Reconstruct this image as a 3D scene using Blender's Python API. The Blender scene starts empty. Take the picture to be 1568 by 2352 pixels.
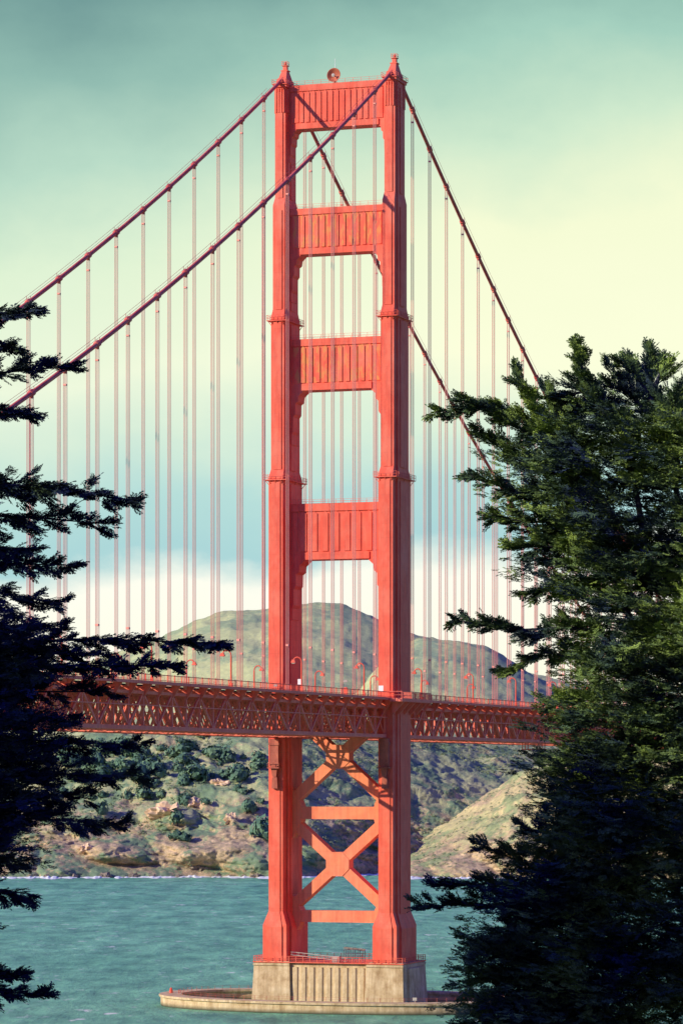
import bpy, math, random, bmesh
import numpy as np
from mathutils import Vector, Matrix
random.seed(7); rng = np.random.default_rng(7)
C = bpy.context.scene.collection
F = 7872.0; HX = 784.0; HY = 1780.0; ZC = 56.0
TH = math.atan(.3393); CT, ST = math.cos(TH), math.sin(TH)
L = 27.7; HL = L/2
OX, OY = -13.53 + HL*CT, 828.9 - HL*ST            # tower centre

def s2l(r, g, b):
    f = lambda c: (c/255/12.92) if c/255 <= .04045 else ((c/255+.055)/1.055)**2.4
    return (f(r), f(g), f(b), 1)

# ------------------------------------------------------------------ mesh helper
class MB:
    def __init__(s): s.v = []; s.f = []
    def hexa(s, a, b):
        n = len(s.v); s.v += [tuple(p) for p in a] + [tuple(p) for p in b]
        s.f += [(n+3, n+2, n+1, n), (n+4, n+5, n+6, n+7)] + [(n+i, n+(i+1) % 4, n+4+(i+1) % 4, n+4+i) for i in range(4)]
    def box(s, x0, x1, y0, y1, z0, z1):
        s.hexa([(x0, y0, z0), (x1, y0, z0), (x1, y1, z0), (x0, y1, z0)], [(x0, y0, z1), (x1, y0, z1), (x1, y1, z1), (x0, y1, z1)])
    def frus(s, cx, cy, z0, z1, w0, d0, w1, d1):
        q = lambda w, d, z: [(cx-w/2, cy-d/2, z), (cx+w/2, cy-d/2, z), (cx+w/2, cy+d/2, z), (cx-w/2, cy+d/2, z)]
        s.hexa(q(w0, d0, z0), q(w1, d1, z1))
    def bar(s, a, b, w, h=None, up=(0, 0, 1)):
        h = h or w; a = Vector(a); b = Vector(b); d = (b-a).normalized(); up = Vector(up)
        if abs(d.dot(up)) > .98: up = Vector((0, 1, 0))
        x = d.cross(up).normalized(); y = x.cross(d).normalized()
        q = lambda c: [c-x*w/2-y*h/2, c+x*w/2-y*h/2, c+x*w/2+y*h/2, c-x*w/2+y*h/2]
        s.hexa(q(a), q(b))
    def tube(s, pts, r, n=8):
        pts = [Vector(p) for p in pts]; rs = r if isinstance(r, (list, tuple)) else [r]*len(pts)
        base = len(s.v)
        for i, p in enumerate(pts):
            d = (pts[min(i+1, len(pts)-1)]-pts[max(i-1, 0)]).normalized()
            u = Vector((0, 0, 1)) if abs(d.z) < .9 else Vector((0, 1, 0))
            x = d.cross(u).normalized(); y = x.cross(d)
            for k in range(n):
                a = 2*math.pi*k/n; s.v.append(tuple(p+(x*math.cos(a)+y*math.sin(a))*rs[i]))
        for i in range(len(pts)-1):
            for k in range(n):
                a = base+i*n+k; b = base+i*n+(k+1) % n; s.f.append((a, b, b+n, a+n))
        s.f.append(tuple(base+k for k in range(n))[::-1]); s.f.append(tuple(base+(len(pts)-1)*n+k for k in range(n)))
    def prism(s, poly, y0, y1):
        n = len(s.v); m = len(poly)
        s.v += [(x, y0, z) for x, z in poly] + [(x, y1, z) for x, z in poly]
        s.f += [tuple(range(n, n+m)), tuple(range(n+2*m-1, n+m-1, -1))]
        s.f += [(n+i, n+m+i, n+m+(i+1) % m, n+(i+1) % m) for i in range(m)]
    def lathe(s, prof, n=24):
        base = len(s.v)
        for r, z in prof:
            for k in range(n): a = 2*math.pi*k/n; s.v.append((r*math.cos(a), r*math.sin(a), z))
        for i in range(len(prof)-1):
            for k in range(n):
                a = base+i*n+k; b = base+i*n+(k+1) % n; s.f.append((a, b, b+n, a+n))
    def mesh(s, name, mat, smooth=False):
        me = bpy.data.meshes.new(name); me.from_pydata(s.v, [], s.f); me.materials.append(mat)
        bm = bmesh.new(); bm.from_mesh(me); bmesh.ops.recalc_face_normals(bm, faces=bm.faces); bm.to_mesh(me); bm.free()
        if smooth: me.polygons.foreach_set('use_smooth', [True]*len(me.polygons))
        return me
    def build(s, name, mat, parent=None, smooth=False):
        o = bpy.data.objects.new(name, s.mesh(name, mat, smooth)); C.objects.link(o)
        if parent: o.parent = parent
        return o

def tag(o, label=None, cat=None, group=None, kind=None):
    if label: o['label'] = label
    if cat: o['category'] = cat
    if group: o['group'] = group
    if kind: o['kind'] = kind
    return o
def empty(name, loc=(0, 0, 0), rz=0, **k):
    o = bpy.data.objects.new(name, None); C.objects.link(o); o.location = loc; o.rotation_euler = (0, 0, rz); o.empty_display_size = .5
    return tag(o, **k)
def W(p, t, z): return (OX+p*CT+t*ST, OY-p*ST+t*CT, z)      # bridge frame -> world
def bthing(name, p=0, t=0, z=0, **k): return empty(name, W(p, t, z), -TH, **k)
def dup(o, parent=None):
    c = o.copy(); C.objects.link(c)
    if parent: c.parent = parent
    for ch in list(o.children): dup(ch, c)
    return c
def copy_mesh(name, me, parent, loc=(0, 0, 0)):
    o = bpy.data.objects.new(name, me); C.objects.link(o); o.parent = parent; o.location = loc; return o
def raw_mesh(name, V, Q, mat, parent=None, smooth=False):
    me = bpy.data.meshes.new(name); nq, k = Q.shape
    me.vertices.add(len(V)); me.vertices.foreach_set('co', V.astype(np.float32).ravel())
    me.loops.add(nq*k); me.loops.foreach_set('vertex_index', Q.astype(np.int32).ravel())
    me.polygons.add(nq); me.polygons.foreach_set('loop_start', np.arange(0, nq*k, k, dtype=np.int32))
    me.polygons.foreach_set('loop_total', np.full(nq, k, dtype=np.int32))
    if smooth: me.polygons.foreach_set('use_smooth', np.ones(nq, bool))
    me.update(calc_edges=True); me.materials.append(mat)
    o = bpy.data.objects.new(name, me); C.objects.link(o)
    if parent: o.parent = parent
    return o

# ------------------------------------------------------------------ materials
def newmat(name):
    m = bpy.data.materials.new(name); m.use_nodes = True; nt = m.node_tree
    return m, nt, nt.nodes['Principled BSDF']
def N(nt, t, **k):
    n = nt.nodes.new(t)
    for a, v in k.items(): setattr(n, a, v)
    return n
def noise(nt, vec, scale, detail=5, rough=.55, stretch=None):
    if stretch:
        mp = N(nt, 'ShaderNodeMapping'); mp.inputs['Scale'].default_value = stretch; nt.links.new(vec, mp.inputs[0]); vec = mp.outputs[0]
    n = N(nt, 'ShaderNodeTexNoise'); n.inputs['Scale'].default_value = scale; n.inputs['Detail'].default_value = detail
    n.inputs['Roughness'].default_value = rough; nt.links.new(vec, n.inputs['Vector']); return n.outputs['Fac']
def ramp(nt, fac, stops):
    r = N(nt, 'ShaderNodeValToRGB'); e = r.color_ramp.elements
    while len(e) < len(stops): e.new(.5)
    for i, (p, c) in enumerate(stops): e[i].position = p; e[i].color = c if len(c) == 4 else (*c, 1)
    nt.links.new(fac, r.inputs[0]); return r.outputs[0]
def mix(nt, fac, a, b, mode='MIX'):
    m = N(nt, 'ShaderNodeMix', data_type='RGBA', blend_type=mode)
    for s, v in ((0, fac), (6, a), (7, b)):
        if isinstance(v, (int, float)): m.inputs[s].default_value = v
        elif isinstance(v, tuple): m.inputs[s].default_value = v if len(v) == 4 else (*v, 1)
        else: nt.links.new(v, m.inputs[s])
    return m.outputs[2]
def coord(nt, kind='Object'): return N(nt, 'ShaderNodeTexCoord').outputs[kind]
def bump(nt, b, h, strength, dist):
    n = N(nt, 'ShaderNodeBump'); n.inputs['Strength'].default_value = strength; n.inputs['Distance'].default_value = dist
    nt.links.new(h, n.inputs['Height']); nt.links.new(n.outputs[0], b.inputs['Normal'])
def math_(nt, op, *a):
    m = N(nt, 'ShaderNodeMath', operation=op)
    for i, q in enumerate(a):
        if isinstance(q, (int, float)): m.inputs[i].default_value = q
        else: nt.links.new(q, m.inputs[i])
    return m.outputs[0]
def mrange(nt, v, a, b_, c=0., d=1.):
    m = N(nt, 'ShaderNodeMapRange'); nt.links.new(v, m.inputs[0])
    for i, q in enumerate((a, b_, c, d)): m.inputs[i+1].default_value = q
    return m.outputs[0]

def paint(name, c, dark, rust=None, rust_amt=.5, rough=.6, seams=True, fade=.5):
    m, nt, b = newmat(name); v = coord(nt)
    a = noise(nt, v, .35, 8, .65); base = ramp(nt, a, [(.3, dark), (.62, c)])
    st = noise(nt, v, 1.6, 6, .6, (1, 1, .06)); base = mix(nt, .55, base, ramp(nt, st, [(.35, (.72, .66, .7)), (.6, (1.08, 1.1, 1.1))]), 'MULTIPLY')
    pf = noise(nt, v, .16, 8, .72, (1, 1, .5)); base = mix(nt, ramp(nt, pf, [(.46, (0, 0, 0)), (.68, (fade, fade, fade))]), base, (.88, .30, .19))
    if seams:
        br = N(nt, 'ShaderNodeTexBrick'); br.inputs['Scale'].default_value = 1; br.inputs['Mortar Size'].default_value = .035
        br.inputs['Brick Width'].default_value = 60; br.inputs['Row Height'].default_value = 3.4
        br.inputs['Color1'].default_value = br.inputs['Color2'].default_value = (1, 1, 1, 1); br.inputs['Mortar'].default_value = (.75, .74, .76, 1)
        mp = N(nt, 'ShaderNodeMapping'); mp.inputs['Rotation'].default_value = (math.pi/2, 0, 0); nt.links.new(v, mp.inputs[0]); nt.links.new(mp.outputs[0], br.inputs['Vector'])
        base = mix(nt, .5, base, br.outputs['Color'], 'MULTIPLY')
    if rust:
        rn = noise(nt, v, .8, 6, .7, (1, 1, .35)); f = ramp(nt, rn, [(rust_amt, (0, 0, 0)), (rust_amt+.08, (.8, .8, .8))]); base = mix(nt, f, base, rust)
    nt.links.new(base, b.inputs['Base Color']); b.inputs['Roughness'].default_value = rough
    b.inputs['Specular IOR Level'].default_value = .2
    bump(nt, b, noise(nt, v, 3, 4), .12, .1)
    return m
RED = paint('red_paint', (.87, .135, .072), (.77, .10, .058), fade=.45)
REDLO = paint('orange_paint', (.90, .28, .13), (.82, .20, .10))
RUST = paint('rusting_paint', (.87, .14, .07), (.78, .10, .06), (.70, .28, .08), .50)
CABLE = paint('cable_paint', (.66, .11, .09), (.52, .085, .075), seams=False)
ROPE = paint('rope_paint', (.95, .38, .29), (.90, .32, .24), seams=False)
DECKP = paint('deck_paint', (.95, .21, .13), (.84, .15, .10), seams=False)
BROWN = paint('brown_paint', (.42, .10, .06), (.30, .07, .05))
DISHM = paint('faded_brown_paint', (.50, .14, .075), (.36, .09, .05), seams=False, fade=.2)

def simple(name, c, rough=.6, var=.25, scale=2, stretch=None, bmp=0):
    m, nt, b = newmat(name); v = coord(nt); a = noise(nt, v, scale, 8, .6, stretch)
    lo = tuple(x*(1-var) for x in c[:3]); hi = tuple(x*(1+var*.6) for x in c[:3])
    nt.links.new(ramp(nt, a, [(.3, lo), (.7, hi)]), b.inputs['Base Color']); b.inputs['Roughness'].default_value = rough
    if bmp: bump(nt, b, a, bmp, .3)
    return m
WHITE = simple('white_panel', (.8, .8, .76), .5, .08)
PALE = simple('galvanised_metal', (.42, .36, .30), .5, .2)
GLASS = simple('lamp_lens', (.75, .65, .45), .3, .1)
ASPH = simple('asphalt', (.055, .05, .055), .9)
DARKM = simple('dark_metal', (.08, .07, .09), .6)
BARK = simple('bark', (.05, .045, .06), .9, .5, 6, (1, 1, .25), .5)
def concrete():
    m, nt, b = newmat('stained_concrete'); v = coord(nt)
    a = noise(nt, v, .35, 10, .72); base = ramp(nt, a, [(.3, (.42, .28, .14)), (.5, (.64, .48, .28)), (.68, (.76, .61, .39))])
    st = noise(nt, v, .8, 8, .7, (1, 1, .10)); base = mix(nt, .7, base, ramp(nt, st, [(.38, (.62, .54, .46)), (.6, (1.08, 1.06, 1))]), 'MULTIPLY')
    sp = N(nt, 'ShaderNodeSeparateXYZ'); nt.links.new(v, sp.inputs[0])
    base = mix(nt, mrange(nt, sp.outputs[2], .1, 1.1), (.07, .08, .05), base)
    nt.links.new(base, b.inputs['Base Color']); b.inputs['Roughness'].default_value = .9; b.inputs['Specular IOR Level'].default_value = .1; bump(nt, b, a, .45, .3); return m
CONC = concrete()

def terrain(name, grass, grass2, shrub, rock, rock2, shrub_cut, rock_z=None, ns=.02, fcon=.6, rk_cut=None):
    m, nt, b = newmat(name); v = coord(nt)
    g = ramp(nt, noise(nt, v, ns, 8, .6), [(.36, grass), (.64, grass2)])
    sn = noise(nt, v, ns*2.2, 12, .74)
    rk = ramp(nt, noise(nt, v, .13, 12, .8), [(.38, rock2), (.50, tuple((p+q)/2 for p, q in zip(rock, rock2))), (.60, rock)])
    n2 = noise(nt, v, .045, 9, .74); base = g
    if rk_cut:
        n3 = noise(nt, v, .03, 11, .78, (1, 1, 1.6)); base = mix(nt, ramp(nt, n3, [(rk_cut, (0, 0, 0)), (rk_cut+.03, (.9, .9, .9))]), base, rk)
    if rock_z:
        sp = N(nt, 'ShaderNodeSeparateXYZ'); nt.links.new(v, sp.inputs[0])
        ad = math_(nt, 'MULTIPLY_ADD', n2, -130, sp.outputs[2])
        base = mix(nt, mrange(nt, ad, rock_z-70, rock_z-60, .95, 0), base, rk)
    base = mix(nt, ramp(nt, sn, [(shrub_cut, (0, 0, 0)), (shrub_cut+.06, (.95, .95, .95))]), base, shrub)
    fine = noise(nt, v, .20, 10, .8); base = mix(nt, fcon, base, ramp(nt, fine, [(.34, (.50, .52, .56)), (.62, (1.22, 1.2, 1.1))]), 'MULTIPLY')
    nt.links.new(base, b.inputs['Base Color']); b.inputs['Roughness'].default_value = .95; b.inputs['Specular IOR Level'].default_value = .05
    bump(nt, b, fine, .6, 2.5); return m

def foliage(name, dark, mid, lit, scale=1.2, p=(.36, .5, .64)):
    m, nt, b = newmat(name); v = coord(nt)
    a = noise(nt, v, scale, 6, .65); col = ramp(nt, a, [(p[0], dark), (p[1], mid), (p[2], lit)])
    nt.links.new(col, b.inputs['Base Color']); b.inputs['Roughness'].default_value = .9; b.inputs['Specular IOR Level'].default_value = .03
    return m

# ------------------------------------------------------------------ camera, light, world
cam = bpy.data.cameras.new('camera'); co = bpy.data.objects.new('camera', cam); C.objects.link(co)
co.location = (0, 0, ZC); co.rotation_euler = (math.pi/2, 0, 0)
cam.sensor_fit = 'HORIZONTAL'; cam.sensor_width = 36; cam.lens = 36*F/1568; cam.shift_y = (HY-1177)/1568; cam.clip_start = 1; cam.clip_end = 40000
bpy.context.scene.camera = co
SEL = math.radians(23); SAZ = TH+math.radians(46)
S = Vector((-math.sin(SAZ)*math.cos(SEL), -math.cos(SAZ)*math.cos(SEL), math.sin(SEL)))
sl = bpy.data.lights.new('sun', 'SUN'); sl.energy = 5.0; sl.angle = math.radians(.5); sl.color = (1, .93, .68)
so = bpy.data.objects.new('sun', sl); C.objects.link(so); so.rotation_euler = S.to_track_quat('Z', 'Y').to_euler(); so.location = (-50, -50, 200)
w = bpy.data.worlds.new('World'); bpy.context.scene.world = w; w.use_nodes = True; nt = w.node_tree; nt.nodes.clear()
out = N(nt, 'ShaderNodeOutputWorld'); v = coord(nt, 'Generated')
sp = N(nt, 'ShaderNodeSeparateXYZ'); nt.links.new(v, sp.inputs[0])
n1 = noise(nt, v, 9, 4, .5, (1, 1, 1.4)); n2 = noise(nt, v, 24, 8, .58, (1, 1, 1.6))
z = sp.outputs[2]
z1 = math_(nt, 'ADD', z, math_(nt, 'MULTIPLY_ADD', n1, .036, -.018)); z1 = math_(nt, 'ADD', z1, math_(nt, 'MULTIPLY_ADD', n2, .026, -.013))
z1 = math_(nt, 'ADD', z1, math_(nt, 'MULTIPLY', sp.outputs[0], -.08))
zz = math_(nt, 'MULTIPLY', z1, 3.0)
low = [(0, s2l(252, 252, 222)), (.045*3, s2l(255, 255, 238)), (.054*3, s2l(255, 255, 240)), (.064*3, s2l(172, 215, 217)), (.083*3, s2l(184, 223, 218))]
skyR = ramp(nt, zz, low+[(.103*3, s2l(222, 242, 218)), (.124*3, s2l(252, 255, 220)), (.158*3, s2l(246, 252, 214)), (.184*3, s2l(208, 234, 206)), (.208*3, s2l(165, 208, 191)), (.234*3, s2l(122, 166, 160)), (.33*3, s2l(70, 110, 140))])
skyL = ramp(nt, zz, low+[(.105*3, s2l(216, 238, 218)), (.125*3, s2l(238, 249, 222)), (.152*3, s2l(224, 243, 213)), (.177*3, s2l(186, 220, 200)), (.204*3, s2l(146, 188, 177)), (.234*3, s2l(106, 148, 148)), (.33*3, s2l(70, 110, 140))])
side = math_(nt, 'ADD', sp.outputs[0], math_(nt, 'MULTIPLY_ADD', n1, .12, -.06))
sky = mix(nt, mrange(nt, side, -.07, .05), skyL, skyR)
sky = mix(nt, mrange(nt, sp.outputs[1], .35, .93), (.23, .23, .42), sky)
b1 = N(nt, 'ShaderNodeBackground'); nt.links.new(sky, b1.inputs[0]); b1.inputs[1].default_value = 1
ns = N(nt, 'ShaderNodeTexSky', sky_type='NISHITA'); ns.sun_disc = False; ns.sun_elevation = SEL; ns.sun_rotation = math.atan2(S.x, S.y)
b2 = N(nt, 'ShaderNodeBackground'); nt.links.new(mix(nt, 1.0, ns.outputs[0], (.30, .34, 1.95), 'MULTIPLY'), b2.inputs[0]); b2.inputs[1].default_value = .13
ms = N(nt, 'ShaderNodeMixShader')
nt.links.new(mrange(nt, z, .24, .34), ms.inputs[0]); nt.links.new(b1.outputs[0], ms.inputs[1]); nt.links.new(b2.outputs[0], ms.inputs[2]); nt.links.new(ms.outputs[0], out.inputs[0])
vs = bpy.context.scene.view_settings; vs.view_transform = 'Standard'; vs.look = 'None'; vs.exposure = 0

# ------------------------------------------------------------------ numpy noise
TBL = rng.random((256, 256))
def vn(x, y, s=0):
    x = np.asarray(x, float)+s*17.3; y = np.asarray(y, float)+s*31.7
    xi = np.floor(x).astype(int); yi = np.floor(y).astype(int); fx = x-xi; fy = y-yi; fx = fx*fx*(3-2*fx); fy = fy*fy*(3-2*fy)
    g = lambda a, b: TBL[a & 255, b & 255]
    return (g(xi, yi)*(1-fx)+g(xi+1, yi)*fx)*(1-fy)+(g(xi, yi+1)*(1-fx)+g(xi+1, yi+1)*fx)*fy
def fbm(x, y, s=0, o=5, ridge=False):
    r = 0; a = .5
    for i in range(o):
        n = vn(x, y, s+i)
        if ridge: n = 1-abs(2*n-1)
        r = r+a*n; a *= .5
        x, y = 1.62*np.asarray(x)+1.22*np.asarray(y), -1.22*np.asarray(x)+1.62*np.asarray(y)
    return r-.5

# ------------------------------------------------------------------ water
m, nt, b = newmat('sea_water'); v = coord(nt)
a1 = noise(nt, v, .02, 8, .62, (1, .35, 1)); a2 = noise(nt, v, .09, 9, .70, (1, .36, 1)); a3 = noise(nt, v, .30, 5, .6, (.7, .28, 1))
base = ramp(nt, a1, [(.3, (.135, .37, .205)), (.7, (.20, .47, .265))]); base = mix(nt, .9, base, ramp(nt, a2, [(.36, (.52, .58, .62)), (.64, (1.5, 1.45, 1.35))]), 'MULTIPLY')
caps = math_(nt, 'MULTIPLY', ramp(nt, a3, [(.60, (0, 0, 0)), (.67, (1, 1, 1))]), ramp(nt, a1, [(.42, (0, 0, 0)), (.6, (1, 1, 1))]))
base = mix(nt, caps, base, (.68, .72, .60)); nt.links.new(base, b.inputs['Base Color']); b.inputs['Roughness'].default_value = .5; b.inputs['Specular IOR Level'].default_value = .10
bump(nt, b, a2, .8, 2.0); WATER = m
g = MB(); g.v = [(-15000, -3000, 0), (15000, -3000, 0), (15000, 25000, 0), (-15000, 25000, 0)]; g.f = [(0, 1, 2, 3)]
tag(g.build('water', WATER), kind='structure')

# ------------------------------------------------------------------ terrain sheets
class Land:
    def __init__(s, ysil, yf, yc, prof, amp, wl, seed, rug=0, wob=12, shift=None): s.__dict__.update(locals())
    def pos(s, U, V):
        ys = np.interp(U, [p[0] for p in s.ysil], [p[1] for p in s.ysil])
        sh = np.interp(U, *s.shift) if s.shift else 0
        foot = s.yf+s.wob*4*fbm(U/260., 0*U+3, s.seed+9, 3)+sh; yc = s.yc+sh
        Y = foot+V*(yc-foot); X = (U-HX)/F*Y; zc = ZC+(HY-ys)*yc/F
        gv = np.interp(V, [p[0] for p in s.prof], [p[1] for p in s.prof]); Zb = (zc+3)*gv
        env = np.clip(V*5, .0, 1)*np.clip(1.15-np.abs(V-.5)*.7, .3, 1)*np.clip(zc/60, .15, 1)
        q = Y+1.2*Zb; wx = X+.5*q          # ridges run diagonally down the slope
        Z = -3+Zb+env*(s.amp*fbm(wx/s.wl, q/s.wl*.8, s.seed, 6, True)*2+s.amp*.35*fbm(X/s.wl*5, q/s.wl*5, s.seed+3, 5, True)*2)
        if s.rug: Y = Y+s.rug*np.clip(1.2-V*1.6, .15, 1)*(fbm(X/38+Z/50, Z/17, s.seed+20, 7, True)*2)
        return X, Y, Z
    def sheet(s, name, us, mat, nv, vmax=1.35, du=4):
        nu = int((us[1]-us[0])/du); u = np.linspace(us[0], us[1], nu); vv = np.concatenate([np.linspace(0, .3, nv//2, endpoint=False), np.linspace(.3, vmax, nv-nv//2)])
        U, V = np.meshgrid(u, vv); X, Y, Z = s.pos(U, V)
        P = np.stack([X, Y, Z], -1).reshape(-1, 3); i = np.arange(nu*nv).reshape(nv, nu)
        Q = np.stack([i[:-1, :-1], i[:-1, 1:], i[1:, 1:], i[1:, :-1]], -1).reshape(-1, 4)
        return tag(raw_mesh(name, P, Q, mat, smooth=True), kind='structure')
    def at(s, u, v_): return [float(q) for q in s.pos(np.array(float(u)), np.array(float(v_)))]
HILL = terrain('hill_grass', (.60, .60, .29), (.49, .54, .27), (.36, .44, .24), (.5, .42, .28), (.42, .34, .24), .50, None, .007, .45)  # distance haze put into the colours, paler and flatter
HILL2 = terrain('hill_scrub', (.57, .57, .28), (.46, .52, .26), (.32, .41, .24), (.5, .40, .28), (.40, .32, .22), .49, None, .009, .5)  # right hill also lightened in colour to stand in for haze
HEAD = terrain('headland_scrub', (.54, .50, .26), (.39, .44, .23), (.20, .29, .17), (.74, .52, .31), (.24, .19, .13), .48, 34, .020, .7, .56)
TAN = terrain('headland_tan', (.66, .53, .27), (.52, .49, .23), (.32, .37, .18), (.74, .53, .31), (.32, .24, .15), .50, 20, .018, .8, .535)
silA = [(-400, 1640), (0, 1615), (200, 1540), (330, 1484), (400, 1452), (450, 1433), (530, 1414), (620, 1406), (720, 1402), (780, 1410), (850, 1434), (900, 1454), (960, 1474), (1050, 1494), (1200, 1560), (1500, 1640), (2000, 1650)]
silB = [(600, 1720), (820, 1600), (880, 1530), (930, 1492), (980, 1480), (1050, 1484), (1120, 1500), (1200, 1543), (1300, 1592), (1420, 1590), (1568, 1575), (2000, 1600)]
silC = [(-400, 1800), (-50, 1765), (90, 1738), (200, 1705), (300, 1685), (420, 1680), (600, 1660), (780, 1672), (900, 1688), (1000, 1700), (1100, 1715), (1250, 1720), (1600, 1690), (2000, 1680)]
silD = [(870, 2040), (905, 1985), (945, 1938), (1000, 1905), (1100, 1845), (1200, 1785), (1260, 1750), (1400, 1680), (1568, 1630), (1750, 1600), (2100, 1560)]
pS = [(0, 0), (.15, .18), (.5, .58), (.8, .88), (1, 1), (1.15, .98), (1.35, .85)]
pC = [(0, -.04), (.03, .06), (.08, .17), (.16, .27), (.28, .37), (.5, .58), (.75, .82), (1, 1), (1.2, .95), (1.35, .8)]
pD = [(0, -.04), (.04, .08), (.12, .22), (.5, .58), (1, 1), (1.35, .85)]
LA = Land(silA, 2600, 3200, pS, 13, 240, 1); LB_ = Land(silB, 2330, 2850, pS, 10, 170, 2); LC = Land(silC, 1850, 2060, pC, 8, 70, 3, 15, 8, ([650, 1400], [0, 170])); LD = Land(silD, 1830, 1985, pD, 7, 45, 4, 14, 5)
LA.sheet('hill_far', (-400, 2000), HILL, 150); LB_.sheet('hill_right', (600, 2000), HILL2, 150)
LC.sheet('headland', (-400, 2000), HEAD, 240, du=2.8); LD.sheet('headland_right', (872, 2100), TAN, 200, du=3)
FOAM = simple('surf', (.84, .84, .74), .9, .2, .3)
def shore(uu, ld):
    for q in np.linspace(0, .15, 40):
        x, y, z_ = ld.at(uu, q)
        if z_ > .3: break
    return x, y
g = MB(); u = -60
while u < 1200:
    wl_ = random.uniform(20, 110); ld = LC if u < 900 else LD
    if random.random() < .88:
        n = int(wl_/2.5)+3; lo = []; hi = []
        for i in range(n):
            uu = u+wl_*i/(n-1); k = math.sin(math.pi*i/(n-1))**.5 if 0 < i < n-1 else 0; x, y = shore(uu, ld)
            th = k*(5+22*float(vn(uu/9., 2., 3)))+.2; ya = y-th-1; yb = y+2
            lo.append(((uu-HX)/F*ya, ya, .1)); hi.append(((uu-HX)/F*yb, yb, .2+k*(.3+1.2*float(vn(uu/6., 7., 5))**2)))
        s0 = len(g.v); g.v += lo+hi; g.f += [(s0+i, s0+i+1, s0+n+i+1, s0+n+i) for i in range(n-1)]
    u += wl_*random.uniform(.85, 1.1)
tag(g.build('surf_foam', FOAM), 'thin white surf breaking along the foot of the headland', 'surf', kind='stuff')
nx, ny = 130, 110; X, Y = np.meshgrid(np.linspace(-260, 260, nx), np.linspace(-120, 330, ny))
Z = np.interp(Y, [-120, -5, 3, 40, 70, 110, 200, 300, 330], [62, 54.6, 54, 50, 46.5, 42, 22, -3, -6])+4*fbm(X/25, Y/25, 5)*np.clip(np.abs(Y-0)/30, .1, 1)
h1 = np.clip((-17-X)/24, 0, 1); h1 = h1*h1*(3-2*h1); h2 = np.clip((125-Y)/35, 0, 1)*np.clip((Y+70)/60, 0, 1)
Z = Z+h1*h2*(31+8*fbm(X/12, Y/12, 8))  # unseen hill added on the left to cast shade over the cypresses
i = np.arange(nx*ny).reshape(ny, nx); Q = np.stack([i[:-1, :-1], i[:-1, 1:], i[1:, 1:], i[1:, :-1]], -1).reshape(-1, 4)
tag(raw_mesh('bluff_with_shade_hill', np.stack([X, Y, Z], -1).reshape(-1, 3), Q, HEAD, smooth=True), kind='structure')

# ------------------------------------------------------------------ TOWER
tw = bthing('bridge_tower', label='tall red-orange suspension bridge tower with two stepped legs joined by fluted struts', cat='bridge tower')
TIERS = [(22.7, 127.4, 3.6, 14, 4.5, 9.2), (127.4, 166, 3.3, 11.4, 4.1, 7.4), (166, 193, 3.0, 9.7, 3.7, 6.2), (193, 221.6, 2.65, 7.6, 3.2, 5.0)]
def leg_mb():
    g = MB()
    g.box(-3, 3, -7.8, 7.8, 11.2, 19.8); g.box(-3.5, 3.5, -5.4, 5.4, 11.2, 19.2); g.box(-1.9, 1.9, -8.1, 8.1, 11.2, 19.4)
    g.frus(0, 0, 19.8, 23.2, 6, 15.6, 3.6, 14); g.frus(0, 0, 19.2, 22.9, 7, 10.8, 4.5, 9.2); g.frus(0, 0, 19.4, 23.0, 3.8, 16.2, 2.2, 14.4)
    for k, (z0, z1, wa, da, wb, db) in enumerate(TIERS):
        zz0 = z0 if k == 0 else z0+1.9
        g.box(-wa/2, wa/2, -da/2, da/2, zz0, z1); g.box(-wb/2, wb/2, -db/2, db/2, zz0-.2, z1-.4)
        g.box(-wa/2+.65, wa/2-.65, -da/2-.2, da/2+.2, zz0, z1-1.2)
        g.box(-wb/2-.18, wb/2+.18, -db/2+1.6, db/2-1.6, zz0, z1-1.5)
        if k < 3:
            n = TIERS[k+1]; g.frus(0, 0, z1, z1+2, wa, da, n[2], n[3]); g.frus(0, 0, z1-.4, z1+1.8, wb, db, n[4], n[5])
    for x in (-.95, -.32, .32, .95): g.box(x-.16, x+.16, -4.15, 4.15, 215.5, 221.3)
    for y in (-2.8, -1.9, 1.9, 2.8): g.box(-1.75, 1.75, y-.2, y+.2, 215.5, 221.3)
    g.box(-1.7, 1.7, -4.2, 4.2, 221.6, 222.3)
    return g
def cap_mb():
    g = MB()
    g.frus(0, 0, 222.3, 224, 2.5, 7.0, 2.1, 5.4); g.frus(0, 0, 224, 226.1, 2.0, 4.6, 1.3, 1.8); g.box(-.9, .9, -1.0, 1.0, 226.1, 226.3)
    g.box(-.5, .5, -.5, .5, 226.3, 227.4); g.box(-.75, .75, -.75, .75, 227.4, 227.52)
    for x in (-.68, .68):
        for y in (-.68, .68): g.box(x-.04, x+.04, y-.04, y+.04, 227.5, 228.5)
    for zz_ in (228.0, 228.45):
        for q in (-.68, .68): g.box(-.7, .7, q-.03, q+.03, zz_-.03, zz_+.03); g.box(q-.03, q+.03, -.7, .7, zz_-.02, zz_+.02)
    g.tube([(0, 0, 227.5), (0, 0, 228.2), (0, 0, 228.5)], [.3, .3, .1], 10)
    return g
def rail_ring(g, w, d, z, h=1.2, step=1.1, r=.04, slab=.18):
    g.box(-w/2, w/2, -d/2, d/2, z-slab, z)
    for (a, b_) in (((-w/2, -d/2), (w/2, -d/2)), ((w/2, -d/2), (w/2, d/2)), ((w/2, d/2), (-w/2, d/2)), ((-w/2, d/2), (-w/2, -d/2))):
        ln = math.dist(a, b_); n = max(1, round(ln/step))
        for i in range(n): x = a[0]+(b_[0]-a[0])*i/n; y = a[1]+(b_[1]-a[1])*i/n; g.box(x-r, x+r, y-r, y+r, z, z+h)
        for hz in (h*.5, h): g.bar((a[0], a[1], z+hz), (b_[0], b_[1], z+hz), r*1.6)
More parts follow.
